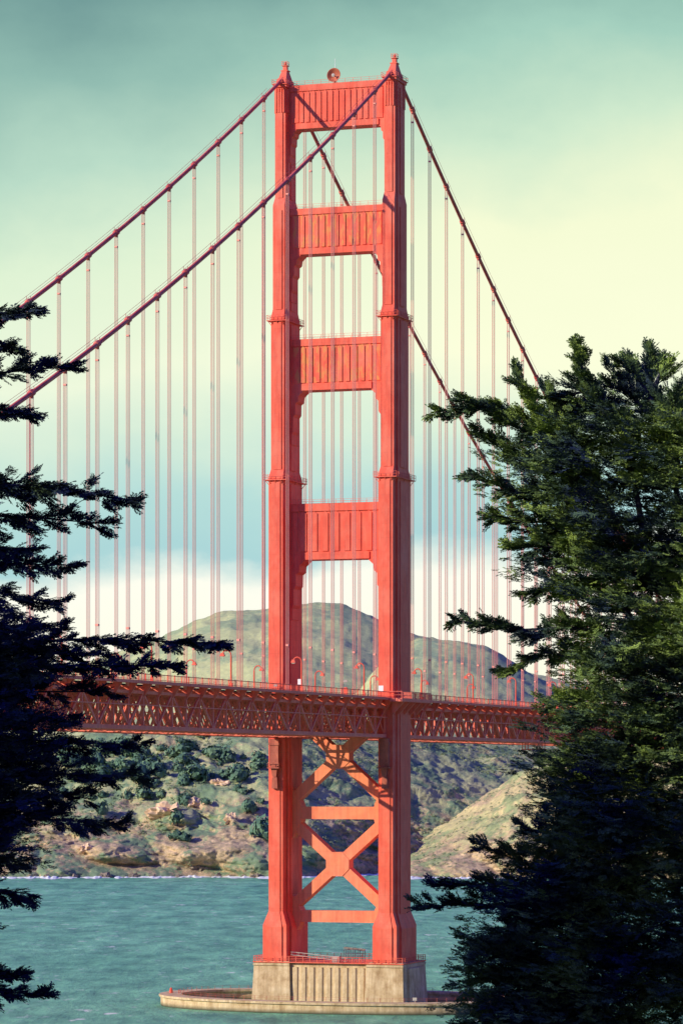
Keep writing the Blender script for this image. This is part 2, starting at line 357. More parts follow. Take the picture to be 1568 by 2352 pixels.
LEGM = leg_mb().mesh('leg', RED); CAPM = cap_mb().mesh('saddle_cap', RED)
for sx in (-1, 1):
    l = copy_mesh('leg', LEGM, tw, (sx*HL, 0, 0)); copy_mesh('saddle_cap', CAPM, l)
    for zb, wb, db in ((165.2, 5.2, 12.6), (126.8, 5.8, 15.2)):
        g = MB(); rail_ring(g, wb, db, zb)
        for y in (-db/2+1, 0, db/2-1):
            for q in (-1, 1): g.bar((q*wb/2*.95, y, zb-.2), (q*wb/2*.6, y, zb-1.4), .12)
        for x in (-1.4, 0, 1.4): g.bar((x, -db/2+.1, zb-.2), (x, -db/2+1, zb-1.6), .15)
        g.build('access_balcony', RED, l)
    g = MB(); rail_ring(g, 3.8, 9.0, 222.4, 1.0, 1.3, .035); g.build('access_balcony', RED, l)
def strut(z0, z1, sc, wb, mat, nribs, ds):
    fx = HL-wb/2; hx = HL-1; h = [(3.9, 0), (2.3, -1.5), (2.1, -3.0), (1.35, -3.6), (1.3, -6.4), (.75, -7.2), (.7, -11), (.35, -11.8), (.35, -14.5)]
    right = [(fx-a*sc, z0+b_*sc) for a, b_ in h]+[(hx, z0-15*sc)]
    left = [(-x, z) for x, z in right][::-1]
    g = MB(); g.prism([(hx, z1)]+right[::-1]+left[::-1]+[(-hx, z1)], -ds/2, ds/2)
    hgt = z1-z0
    g.box(-fx+.0, fx, -ds/2-.3, ds/2+.3, z1-hgt*.13, z1+.1); g.box(-fx+3.2*sc, fx-3.2*sc, -ds/2-.3, ds/2+.3, z0-.15, z0+hgt*.12)
    o = g.build('portal_strut', RED, tw)
    g = MB(); x0 = -fx+3.3; x1 = fx-3.3; st = (x1-x0)/nribs
    g.box(x0-st*.5+.02, x1+st*.5-.02, -ds/2-.05, ds/2+.05, z0+hgt*.135, z1-hgt*.145)
    for k in range(nribs+1):
        x = x0+st*k; g.prism([(x-st*.27, z0+hgt*.14), (x+st*.27, z0+hgt*.14), (x+st*.27, z1-hgt*.17), (x, z1-hgt*.13-.05), (x-st*.27, z1-hgt*.17)], -ds/2-.26, ds/2+.26)
    g.box(x0-2.6, x0-st*.5, -ds/2-.18, ds/2+.18, z0+hgt*.14, z1-hgt*.15); g.box(x1+st*.5, x1+2.6, -ds/2-.18, ds/2+.18, z0+hgt*.14, z1-hgt*.15)
    g.build('fluting', mat, o)
    g = MB(); n = 12
    for s_ in (-1, 1):
        y = s_*(ds/2+.2)
        for i in range(n+1): x = -fx+2*fx*i/n; g.box(x-.03, x+.03, y-.03, y+.03, z1+.1, z1+1.1)
        for hz in (.6, 1.1): g.box(-fx, fx, y-.025, y+.025, z1+hz-.025, z1+hz+.025)
    g.build('guard_rail', RED, o)
strut(211.7, 222.0, .55, 3.2, RED, 12, 3.8); strut(181.4, 192.2, .78, 3.8, RUST, 10, 4.2)
strut(148.6, 160.7, .9, 4.2, RUST, 9, 4.6); strut(107.8, 121.0, 1.0, 4.5, RED, 6, 5.2)
def brace(zc, hh, dep):
    g = MB(); x = HL-2.0
    g.bar((-x, 0, zc-hh), (x, 0, zc+hh), dep, 2.5, (0, 0, 1)); g.bar((x, 0, zc-hh), (-x, 0, zc+hh), dep-.06, 2.5, (0, 0, 1))
    k = 2.9; g.prism([(-k, zc-1.2), (-1.2, zc-k), (1.2, zc-k), (k, zc-1.2), (k, zc+1.2), (1.2, zc+k), (-1.2, zc+k), (-k, zc+1.2)], -dep/2-.12, dep/2+.12)
    g.build('cross_brace', REDLO, tw)
brace(60.2, 10.6, 3.2); brace(34.4, 10.4, 3.3)
def hstrut(z0, z1, kn):
    g = MB(); x = HL-1.5; g.box(-x, x, -1.7, 1.7, z0, z1)
    for s_ in (-1, 1):
        a = s_*(HL-2.2); b_ = s_*(HL-2.2-2.2); m_ = (z0+z1)/2
        g.prism([(a, m_-kn-2.4), (b_, m_-kn*.55), (b_-s_*.6, m_), (b_, m_+kn*.55), (a, m_+kn+2.4)], -1.82, 1.82)
    g.build('horizontal_strut', REDLO, tw)
hstrut(45.2, 48.2, 4.2); hstrut(20.4, 23.2, 3.2)
for sx in (-1, 1):
    g = MB(); g.box(-1.1, 1.1, -8.3, -7.2, 58, 64.5); g.frus(0, -7.7, 55.4, 58, 1.0, .9, 1.7, 1.2); g.box(-1.3, 1.3, -8.5, -7.2, 63, 63.6); g.frus(.1, -7.7, 52.6, 55.3, 1.5, .8, 1.2, .9)
    g.box(-1.45, 1.45, -8.9, -7.2, 57.4, 57.65)
    for x in (-1.4, 0, 1.4): g.box(x-.05, x+.05, -8.88, -8.78, 57.65, 58.7)
    g.box(-1.45, 1.45, -8.88, -8.8, 58.65, 58.75)
    o = g.build('deck_bearing', BROWN, tw); o.location = (sx*HL, 0, 0)
d = bthing('dish_antenna', -.9, -1.5, 222.1, label='round brown dish antenna standing on the top strut of the tower', cat='antenna')
g = MB(); g.lathe([(0.05, .0), (.7, .12), (1.25, .4), (1.65, .85), (1.72, .95), (1.6, .9), (1.2, .5), (.65, .22), (.03, .12)], 28); o = g.build('bowl', DISHM, d, True); o.rotation_euler = (math.radians(84), 0, 0); o.location = (0, .5, 1.9)
g = MB(); g.tube([(0, -.6, 1.85), (0, .3, 1.9)], .12, 8); g.lathe([(0.01, 0), (.42, .05), (.42, .2), (.01, .25)], 12); g.v = [(x, y, zq) if i < 16 else (x, -.62-zq, y+1.87) for i, (x, y, zq) in enumerate(g.v)]; g.build('feed_horn', PALE, d)
g = MB(); g.tube([(0, .6, 0), (0, .6, 1.8)], .16, 8); g.box(-.5, .5, .2, 1.0, 0, .12); g.bar((-.5, .6, .1), (0, .6, 1.2), .1); g.bar((.5, .6, .1), (0, .6, 1.2), .1); g.build('stand', RED, d)
g = MB(); g.tube([(0, 0, 0), (0, 0, 6.4)], [.09, .05], 6); g.box(-.2, .2, -.2, .2, 0, .15); o = g.build('antenna_mast', WHITE); o.location = W(-1.4, .6, 222.1); o.rotation_euler = (0, 0, -TH)
tag(o, 'thin pale whip mast rising behind the dish on top of tower', 'mast')

# ------------------------------------------------------------------ PIER + FENDER
pr = bthing('tower_pier', label='tall weathered concrete pier block under the red bridge tower', cat='pier')
g = MB()
for s_ in (-1, 1):
    g.frus(s_*14.2, 0, -4, 11.2, 10.2, 19.8, 9.0, 17.6); g.box(s_*14.25-4.6, s_*14.25+4.6, -9.1, 9.1, 10.2, 10.7)
    xa, xb = sorted((s_*18.2, s_*20.0)); xt = sorted((s_*18.2, s_*19.3))
    g.hexa([(xa, -6.2, -4), (xb, -6.2, -4), (xb, 6.2, -4), (xa, 6.2, -4)], [(xt[0], -5.6, 9.8), (xt[1], -5.6, 9.8), (xt[1], 5.6, 9.8), (xt[0], 5.6, 9.8)])
g.frus(0, 0, -4, 10.9, 20.6, 17.2, 20.6, 16.4); g.build('block', CONC, pr)
for q in (-1, 1):
    g = MB(); g.hexa([(-.95, q*8.2, -2), (.95, q*8.2, -2), (.55, q*8.85, -2), (-.55, q*8.85, -2)], [(-.95, q*8.0, 9.9), (.95, q*8.0, 9.9), (.55, q*8.5, 9.9), (-.55, q*8.5, 9.9)])
    RM = g.mesh('rib', CONC)
    for k in range(9): copy_mesh('rib', RM, pr, (-8.4+k*2.1, 0, 0))
g = MB(); w_, d_ = 37.4, 18.0
for (a, b_) in (((-w_/2, -d_/2), (w_/2, -d_/2)), ((w_/2, -d_/2), (w_/2, d_/2)), ((w_/2, d_/2), (-w_/2, d_/2)), ((-w_/2, d_/2), (-w_/2, -d_/2))):
    n = round(math.dist(a, b_)/1.8)
    for i in range(n): x = a[0]+(b_[0]-a[0])*i/n; y = a[1]+(b_[1]-a[1])*i/n; g.box(x-.06, x+.06, y-.06, y+.06, 10.9, 12.5)
    for hz in (11.6, 12.0, 12.45): g.bar((*a, hz), (*b_, hz), .08)
g.box(-18.9, 18.9, -9.1, 9.1, 10.92, 11.12)
g.build('railing', RED, pr)
t_ = bthing('scaffold_rack', 5.2, -4.5, 11.12, label='dark metal rack of scaffold frames stacked between the tower legs', cat='scaffold')
g = MB()
for x in (-2.4, -1.2, 0, 1.2, 2.4):
    for y in (-.8, .8): g.box(x-.07, x+.07, y-.07, y+.07, 0, 3.6-.3*abs(x))
for hz in (1, 2, 2.9): g.box(-2.4, 2.4, -.86, -.74, hz, hz+.12); g.box(-2.4, 2.4, .74, .86, hz, hz+.12)
g.build('frame', DARKM, t_)
g = MB()
for k in range(5): g.bar((-2.6, -.6+k*.3, 3.3+k*.05), (2.6, -.5+k*.3, 2.7+k*.09), .16, .1)
g.build('plank', simple('weathered_plank', (.25, .2, .16), .9), t_)
t_ = bthing('gangway', -3.5, -6.5, 11.12, label='long thin gangway lying across the pier top between tower legs', cat='gangway')
g = MB()
for y in (-.5, .5):
    g.bar((-6.5, y, 2.3), (7.5, y, 1.0), .08); g.bar((-6.5, y, 1.6), (7.5, y, .2), .1)
    for k in range(10): x = -6.3+k*1.5; g.box(x-.03, x+.03, y-.03, y+.03, 1.6-(x+6.5)*.1, 2.3-(x+6.5)*.093)
g.build('frame', PALE, t_)
g = MB(); g.bar((-6.5, 0, 1.55), (7.5, 0, .15), .9, .05); g.build('walkway', PALE, t_)
g = MB(); g.box(-.9, .9, -.6, .6, 0, 1.3); g.frus(0, 0, 1.3, 1.5, 1.9, 1.3, 1.5, .9); g.box(-.5, .5, -.64, -.6, .2, 1.1); o = g.build('equipment_box', PALE); o.location = W(1.6, -7.2, 11.12); o.rotation_euler = (0, 0, -TH); tag(o, 'small pale equipment box on the pier top near scaffold rack', 'box')
fd = bthing('pier_fender', label='low oval concrete fender wall ringing the tower pier in the water', cat='fender')
def oval(A, B, a): return (A*math.copysign(abs(math.cos(a))**.9, math.cos(a)), B*math.copysign(abs(math.sin(a))**.9, math.sin(a)))
def ring(g, A0, B0, A1, B1, z0, z1, n=96):
    b0 = len(g.v)
    for k in range(n):
        a = 2*math.pi*k/n; o1 = oval(A1, B1, a); o0 = oval(A0, B0, a); g.v += [(*o1, z0), (*o1, z1), (*o0, z1), (*o0, z0)]
    for k in range(n):
        a = b0+4*k; b_ = b0+4*((k+1) % n)
        for j in range(4): g.f.append((a+j, b_+j, b_+(j+1) % 4, a+(j+1) % 4))
g = MB(); ring(g, 40, 22, 44.6, 26, -4, 2.2); g.build('wall', CONC, fd)
g = MB(); ring(g, 39.6, 21.6, 45.0, 26.4, 2.204, 2.75); g.build('coping', CONC, fd)
g = MB(); n = 80
for k in range(n):
    a = 2*math.pi*k/n; a2 = 2*math.pi*(k+1)/n; p = oval(40.2, 22.2, a); q = oval(40.2, 22.2, a2); g.box(p[0]-.035, p[0]+.035, p[1]-.035, p[1]+.035, 2.75, 3.75)
    for hz in (3.3, 3.7): g.bar((*p, hz), (*q, hz), .035)
g.build('railing', BROWN, fd)
g = MB(); g.tube([(0, 0, 0), (0, 0, .7)], .45, 10); g.tube([(0, 0, .7), (0, 0, 1.1), (0, 0, 1.3)], [.3, .3, .1], 10); o = g.build('mooring_bollard', RED); o.location = W(-42, -4, 2.75); tag(o, 'red bollard on the left tip of the oval fender', 'bollard')
g = MB(); g.box(-.5, .5, -.05, .05, .7, 1.4); g.box(-.06, .06, .05, .12, 0, 1.4); o = g.build('notice_sign', PALE); o.location = W(26.0, -22.5, 2.75); o.rotation_euler = (0, 0, -TH); tag(o, 'small blank pale notice board on the right part of the fender', 'sign')

# ------------------------------------------------------------------ DECK
T0, T1 = -312.42, 457.2; PAN = 7.62
dk = bthing('bridge_deck', label='long red bridge deck with deep side trusses passing through the tower', cat='bridge deck')
g = MB(); g.box(-11.6, 11.6, T0, T1, 73.3, 73.65); g.build('roadway', ASPH, dk)
g = MB()
for s_ in (-1, 1): g.box(min(s_*11.6, s_*15.9), max(s_*11.6, s_*15.9), T0, T1, 73.8, 74.05); g.box(min(s_*15.9, s_*16.15), max(s_*15.9, s_*16.15), T0, T1, 73.6, 74.2)
g.build('walkway', DECKP, dk)
for s_ in (-1, 1):
    g = MB(); n = round((T1-T0)/PAN)
    g.box(s_*HL-.35, s_*HL+.35, T0, T1, 71.7, 72.3); g.box(s_*HL-.38, s_*HL+.38, T0, T1, 64.7, 65.5); g.box(s_*(HL+.6)-.08, s_*(HL+.6)+.08, T0, T1, 69.4, 69.6)
    for k in range(n+1):
        t = T0+k*PAN
        g.box(s_*HL-.22, s_*HL+.22, t-.24, t+.24, 65.5, 72)
        g.hexa([(s_*HL, t-.15, 71.2), (s_*(HL+.4), t-.15, 71.2), (s_*(HL+.4), t+.15, 71.2), (s_*HL, t+.15, 71.2)], [(s_*HL, t-.15, 73.75), (s_*(HL+2.1), t-.15, 73.75), (s_*(HL+2.1), t+.15, 73.75), (s_*HL, t+.15, 73.75)])
        if k < n:
            a, b_ = (65.4, 71.9) if k % 2 else (71.9, 65.4); g.bar((s_*HL, t, a), (s_*HL, t+PAN, b_), .36, .48)
            zz_ = 65.5 if k % 2 else 71.8
            g.box(s_*HL-.28, s_*HL+.28, t-.8, t+.8, zz_-.4, zz_+.45)
    g.build('side_truss', DECKP, dk)
    g = MB(); x = s_*16.0; t = T0
    while t < T1: g.box(x-.025, x+.025, t-.05, t+.05, 74.2, 75.4); t += .762
    t = T0
    while t < T1: g.box(x-.09, x+.09, t-.10, t+.10, 74.2, 75.6); t += 3.81
    g.box(x-.08, x+.08, T0, T1, 75.38, 75.52); g.box(x-.06, x+.06, T0, T1, 74.35, 74.45)
    g.build('railing', RED, dk)
g = MB(); g.box(-HL, HL, -.2, .2, 71.6, 73.1); g.box(-HL, HL, -.4, .4, 72.95, 73.2); g.box(-HL, HL, -.3, .3, 64.9, 65.3)
for s_ in (-1, 1):
    for k in range(3): g.bar((s_*HL*(1-k/3), 0, 65.2), (s_*HL*(1-(k+.5)/3), 0, 71.6), .3); g.bar((s_*HL*(1-(k+.5)/3), 0, 71.6), (s_*HL*(1-(k+1)/3), 0, 65.2), .3)
FB = g.mesh('floor_beam', DECKP)
for k in range(1, round((T1-T0)/PAN)-1): copy_mesh('floor_beam', FB, dk, (0, T0+k*PAN, 0))
g = MB(); t = T0
while t < T1-1: g.bar((-HL, t, 65.1), (HL, t+2*PAN, 65.1), .35); g.bar((HL, t, 65.05), (-HL, t+2*PAN, 65.05), .35); t += 2*PAN
for x in (-9, -4.5, 0, 4.5, 9): g.box(x-.2, x+.2, T0, T1, 72.3, 72.8)
g.build('lateral_bracing', DECKP, dk)
for s_ in (-1, 1):
    g = MB(); xa, xb = sorted((s_*16.3, s_*19.4)); g.box(xa, xb, -11.5, 11.5, 73.2, 74.0)
    x = s_*19.3; t = -11.4
    while t <= 11.41: g.box(x-.08, x+.08, t-.08, t+.08, 74, 75.6); t += .95
    g.box(x-.09, x+.09, -11.5, 11.5, 75.5, 75.65); g.box(x-.05, x+.05, -11.5, 11.5, 74.6, 74.7)
    for y in (-11.4, 11.4): g.box(xa, xb, y-.05, y+.05, 75.5, 75.65); g.box(xa, xb, y-.05, y+.05, 74.7, 74.8)
    for y in (-9, -4.5, 0, 4.5, 9): g.hexa([(s_*16.2, y-.2, 70.3), (s_*16.5, y-.2, 70.3), (s_*16.5, y+.2, 70.3), (s_*16.2, y+.2, 70.3)], [(s_*16.2, y-.2, 73.2), (s_*19.2, y-.2, 73.2), (s_*19.2, y+.2, 73.2), (s_*16.2, y+.2, 73.2)])
    g.build('tower_balcony', DECKP, dk)

# ------------------------------------------------------------------ CABLES
def zcab(t): return 225-.54*(-t)+.00033*t*t if t < 0 else max(225-.522*t+.000383*t*t, 77.2)
for s_, lab in ((-1, 'far red main cable over the left tower leg with its hanging suspender ropes'), (1, 'near red main cable over the right tower leg with its hanging suspender ropes')):
    cb = bthing('main_cable', s_*HL, 0, 0, label=lab, cat='bridge cable')
    g = MB(); ts = list(np.arange(-300, 0, 6))+[0]+list(np.arange(6, 450, 6)); pts = [(0, t, zcab(t)) for t in ts]; g.tube(pts, .44, 12); g.build('cable', CABLE, cb, True)
    for q in (-.45, .45):
        g = MB(); g.tube([(q, t, zcab(t)+1.25) for t in ts if t < -6], .035, 5); g.tube([(q, t, zcab(t)+1.25) for t in ts if t > 6], .035, 5); g.build('hand_rope', CABLE, cb)
    for t in [-15.24*n for n in range(1, 20)]+[14.1*n for n in range(1, 31)]:
        z_ = zcab(t); sl_ = (zcab(t+.5)-zcab(t-.5)); dv = Vector((0, 1, sl_)).normalized()
        g = MB(); g.tube([Vector((0, t, z_))-dv*.75, Vector((0, t, z_))-dv*.6, Vector((0, t, z_))+dv*.6, Vector((0, t, z_))+dv*.75], [.5, .66, .66, .5], 10)
        for q in (-.45, .45): g.tube([(q, t, z_+.2), (q, t, z_+1.3)], .05, 4)
        g.box(-.2, .2, t-.5, t+.5, z_-.95, z_-.4)
        g.build('cable_band', CABLE, cb)
        g = MB()
        for x, y in ((-.25, -.28), (.25, -.28), (-.25, .28), (.25, .28)): g.tube([(x, t+y, z_-.5), (x, t+y, 73)], .056, 4)
        if z_ > 85: g.box(-.3, .3, t-.35, t+.35, z_-3.2, z_-2.9)
        if z_ > 95: g.box(-.32, .32, t-.36, t+.36, 84, 84.4)
        g.box(-.34, .34, t-.4, t+.4, 73, 74.3)
        g.build('suspender', ROPE, cb)

# ------------------------------------------------------------------ LAMPS & signs
ordn = ['first', 'second', 'third', 'fourth', 'fifth', 'sixth', 'seventh']
def lamp0():
    r = empty('street_lamp')
    g = MB(); g.box(-.28, .28, -.28, .28, 0, .9); arc = [(0, 0, .9), (0, 0, 6.2)]+[(-1.0+math.cos(a)*1.0, 0, 6.6+math.sin(a)*1.1) for a in np.linspace(0, math.pi*.8, 7)]
    g.tube(arc, [.19]*2+[.14]*7, 8); g.build('pole', RED, r)
    e = arc[-1]; g = MB(); g.frus(e[0]-.1, 0, e[2]-.75, e[2]-.05, 1.1, .8, .5, .4); g.build('lamp_shade', RED, r)
    g = MB(); g.frus(e[0]-.1, 0, e[2]-.95, e[2]-.755, .6, .45, .85, .6); g.build('lens', GLASS, r)
    return r
lp = lamp0(); used = False
for side, tlist in ((1, [-203, -159, -115, -71, -27.5, 17, 61, 101, 142, 183]), (-1, [-150, -106, -62, -18, 26, 70, 114, 158])):
    neg = sorted([t for t in tlist if t < 0], reverse=True); pos = sorted([t for t in tlist if t >= 0])
    for arr, word in ((neg, 'left'), (pos, 'right')):
        for i, t in enumerate(arr):
            o = lp if not used else dup(lp); used = True
            o.location = W(side*15.3, t, 74.05); o.rotation_euler = (0, 0, -TH+(0 if side > 0 else math.pi))
            tag(o, f"curved-neck street lamp on the {'near' if side > 0 else 'far'} walkway, {ordn[i]} to the {word} of the tower", 'street lamp', 'street lamps along the bridge walkways')
def sign(p, t, wd, h, zb, lab):
    r = bthing('road_sign', p, t, 74.05, label=lab, cat='sign'); g = MB(); g.box(-wd/2, wd/2, -.08, 0, zb, zb+h); g.build('board', WHITE, r); g = MB(); g.tube([(0, .06, 0), (0, .06, zb+h)], .07, 6); g.build('post', RED, r)
sign(14.6, -70, 1.1, 1.2, 1.7, 'small white sign board beside the lamp left of the right tower leg')
sign(14.2, -11.6, 1.2, 1.3, 1.6, 'small white sign board in front of the right tower leg')
for (p, t, lab) in ((-13.5, -8, 'red equipment cabinet with lights by the far tower leg'), (9, 14, 'red equipment cabinet on the walkway between the tower legs'), (15, -40, 'red equipment cabinet on near walkway left of tower')):
    r = bthing('signal_cabinet', p, t, 74.05, label=lab, cat='cabinet'); g = MB(); g.box(-.4, .4, -.35, .35, 0, 1.6); g.frus(0, 0, 1.6, 1.8, .9, .8, .5, .4); g.build('housing', RED, r); g = MB(); g.tube([(0, 0, 1.8), (0, 0, 3.6)], .08, 6); g.box(-.45, .45, -.15, .15, 3.0, 3.5); g.build('lamp_head', PALE, r)
tr = bthing('maintenance_traveler', 13, 127, 0, label='small bright red maintenance cage hanging under the deck right of tower', cat='maintenance platform')
g = MB(); g.box(-2.5, 2.5, -3, 3, 62.7, 62.95); g.build('floor', RED, tr); g = MB()
for x in (-2.4, 2.4):
    for y in (-2.9, 0, 2.9): g.box(x-.09, x+.09, y-.09, y+.09, 62.95, 65)
    for hz in (63.5, 64.1): g.box(x-.05, x+.05, -3, 3, hz, hz+.12)
for y in (-2.9, 2.9):
    for hz in (63.5, 64.1): g.box(-2.4, 2.4, y-.05, y+.05, hz, hz+.12)
g.build('cage', RED, tr)

# ------------------------------------------------------------------ headland trees, rocks, scrub
HT = foliage('headland_leaves', (.09, .17, .12), (.135, .225, .14), (.19, .28, .155), .25)
def blob(seed, n=420, flat=.8):
    r = np.random.default_rng(seed); th = r.random(n)*2*np.pi; cz = r.random(n)*1.5-.5; sr = np.sqrt(1-cz**2)
    D = np.stack([np.cos(th)*sr, np.sin(th)*sr, cz], -1); lump = 1+.9*(vn(D[:, 0]*2+5, D[:, 2]*2+D[:, 1]*2+9, seed)-.5)*2
    P = D*lump[:, None]*(r.random(n)[:, None]*.45+.55)*[1, 1, flat]; V = []; s = .15
    t1 = np.cross(D, [0.3, .2, 1]); t1 /= np.linalg.norm(t1, axis=1)[:, None]; t2 = np.cross(D, t1)
    for k in range(4):
        a = [(-1, -1), (1, -1), (1, 1), (-1, 1)][k]; V.append(P+s*(t1*a[0]+t2*a[1])+r.normal(size=(n, 3))*.08)
    return np.stack(V, 1).reshape(-1, 3), np.arange(n*4).reshape(-1, 4)
protos = []
for k in range(5):
    V, Q = blob(20+k); me_o = raw_mesh('crown', V, Q, HT); protos.append(me_o.data); bpy.data.objects.remove(me_o)
g = MB(); g.tube([(0, 0, -1.2), (.03, 0, -.5), (0, .04, .3)], [.09, .07, .03], 6); TRK = g.mesh('trunk', BARK)
cnt = 0; tries = 0; pts = []
while cnt < 90 and tries < 6000:
    tries += 1; u = random.uniform(70, 615); x, y, z_ = LC.at(u, random.uniform(.12, 1.02)); py = HY-(z_-ZC)*F/y
    if not (1690 < py < 1985): continue
    dens = math.exp(-((u-320)/190)**2-((py-1770)/60)**2)+.35*math.exp(-((u-560)/60)**2-((py-1760)/60)**2)+.07
    if random.random() > dens or any((x-a)**2+(y-b_)**2 < 14 for a, b_ in pts): continue
    pts.append((x, y)); cnt += 1; s = random.choice((random.uniform(1.6, 3), random.uniform(2.8, 5.6)))
    r = empty('headland_tree', (x, y, z_+s*.6), random.uniform(0, 6.28), label='dark green rounded tree on the far headland slope below the deck', cat='tree', group='trees on the headland slope')
    r.scale = (s*random.uniform(.8, 1.3), s, s*random.uniform(.9, 1.5))
    copy_mesh('crown', protos[cnt % 5], r); copy_mesh('trunk', TRK, r)
V0, Q0 = blob(77, 26, .6); Vs = []; Qs = []; off = 0
def scat(n, urange, vrange, land, smin, smax, cut):
    global off
    u = rng.uniform(*urange, n); v_ = rng.uniform(*vrange, n); x, y, z_ = land.pos(u, v_); mk = fbm(x/45, y/45, 30, 4) > cut
    for X_, Y_, Z_ in zip(x[mk], y[mk], z_[mk]):
        if Z_ < 4: continue
        s = random.uniform(smin, smax); a = random.uniform(0, 6.28); c, q = math.cos(a), math.sin(a)
        P = V0*s; Vs.append(np.stack([P[:, 0]*c-P[:, 1]*q+X_, P[:, 0]*q+P[:, 1]*c+Y_, P[:, 2]+Z_+s*.1], -1)); Qs.append(Q0+off); off += len(V0)
scat(7500, (-60, 1300), (.05, 1.1), LC, .5, 1.7, -.04)
scat(1300, (950, 1500), (.1, 1.1), LD, .4, 1.2, -.01)
SCR = foliage('scrub_leaves', (.16, .23, .135), (.23, .29, .155), (.34, .36, .19), .03)
tag(raw_mesh('scrub', np.concatenate(Vs), np.concatenate(Qs), SCR), 'low dark green scrub covering the headland slopes', 'scrub', kind='stuff')
ROCK = simple('pale_rock', (.76, .52, .32), .95, .4, .35, None, .8); ROCKD = simple('dark_rock', (.24, .19, .14), .95, .5, .4, None, .8)
def rock(u, py, w_, h_, seed, lab, mat=ROCK, group=None, at=None):
    best = None
    if at: best = (0, at[0], at[1], .5)
    else:
        for v_ in np.linspace(.03, 1, 120):
            x, y, z_ = LC.at(u, v_); d_ = abs(HY-(z_-ZC)*F/y-py)
            if best is None or d_ < best[0]: best = (d_, x, y, z_)
    bm = bmesh.new(); bmesh.ops.create_icosphere(bm, subdivisions=4 if w_ > 7 else 3, radius=1)
    for q in bm.verts:
        n_ = float(fbm(q.co.x*1.6+seed, q.co.z*1.6+q.co.y, seed, 5, True)); f_ = .65+1.5*n_; q.co = Vector((q.co.x*w_/2*f_, q.co.y*w_*.35*f_, q.co.z*h_/2*f_))
    me = bpy.data.meshes.new('rock_outcrop'); bm.to_mesh(me); bm.free(); me.materials.append(mat)
    o = bpy.data.objects.new('rock_outcrop', me); C.objects.link(o); o.location = (best[1], best[2]+w_*.05, best[3]-h_*.08); tag(o, lab, 'rock outcrop', group)
rock(388, 1868, 24, 15, 3, 'large pale rock outcrop on the headland slope left of the tower'); rock(448, 1850, 14, 10, 5, 'smaller pale rock immediately right of the large outcrop')
rock(530, 1882, 8, 8, 8, 'grey brown jagged rock between the large outcrop and left tower leg'); rock(505, 1800, 14, 7, 11, 'low broken rock band high on the slope beside left tower leg')
rock(455, 1995, 13, 12, 14, 'large dark sea cliff rock at the waterline left of tower', ROCKD); rock(195, 1950, 10, 6, 17, 'low tan rock near the shore at far left')
for k, uu in enumerate((110, 165, 240, 305, 352, 410, 500, 560, 590, 735, 800, 850)):
    x, y = shore(uu, LC); w_ = random.uniform(4, 10); rock(0, 0, w_, w_*random.uniform(.5, .9), 30+k, 'dark low rock at the waterline below the headland', ROCKD, 'dark rocks along the far shore', (x, y-1))

# ------------------------------------------------------------------ cypress trees
CYR = foliage('cypress_leaves_lit', (.025, .04, .075), (.075, .125, .06), (.26, .36, .08), .6, (.36, .48, .60))  # navy shadow and sunlit green are put into the leaf tones
CYL = foliage('cypress_leaves_shaded', (.024, .03, .085), (.034, .05, .08), (.075, .115, .06), .8)  # shaded copy of the leaves, navy shadow in the colour itself
def proto_spray(r):
    V = []
    def kite(p, d, n, l, w_):
        s = np.cross(d, n); s = s/np.linalg.norm(s); V.extend([p, p+d*l*.62+s*w_, p+d*l, p+d*l*.62-s*w_])
    n0 = np.array([0, 0, 1.]); ax = lambda s: np.array([s, .05*math.sin(5*s), .08*s*s])
    for i in range(6):
        s = .0+i*.15; p = ax(s); l = .40*(1-.5*abs(s-.25)/.75)*r.uniform(.8, 1.1)
        for sd in (-1, 1):
            a = math.radians(r.uniform(30, 55)); d = np.array([math.cos(a), sd*math.sin(a), r.uniform(-.2, .15)]); d /= np.linalg.norm(d); n_ = n0+r.normal(size=3)*.3
            kite(p, d, n_, l, .050)
            a2 = a*1.7 if r.random() < .5 else a*.3; d2 = np.array([math.cos(a2), sd*math.sin(a2), r.uniform(-.2, .2)]); d2 /= np.linalg.norm(d2)
            kite(p+d*l*.45, d2, n_+r.normal(size=3)*.3, l*.55, .042)
    kite(ax(0), np.array([1, 0, .05])/1.001, n0, .6, .04); kite(ax(.55), np.array([.99, 0, .14]), n0, .42, .04)
    return np.array(V)
PR = [proto_spray(np.random.default_rng(k)) for k in range(8)]
def nrm(a): return a/np.linalg.norm(a, axis=-1, keepdims=True)
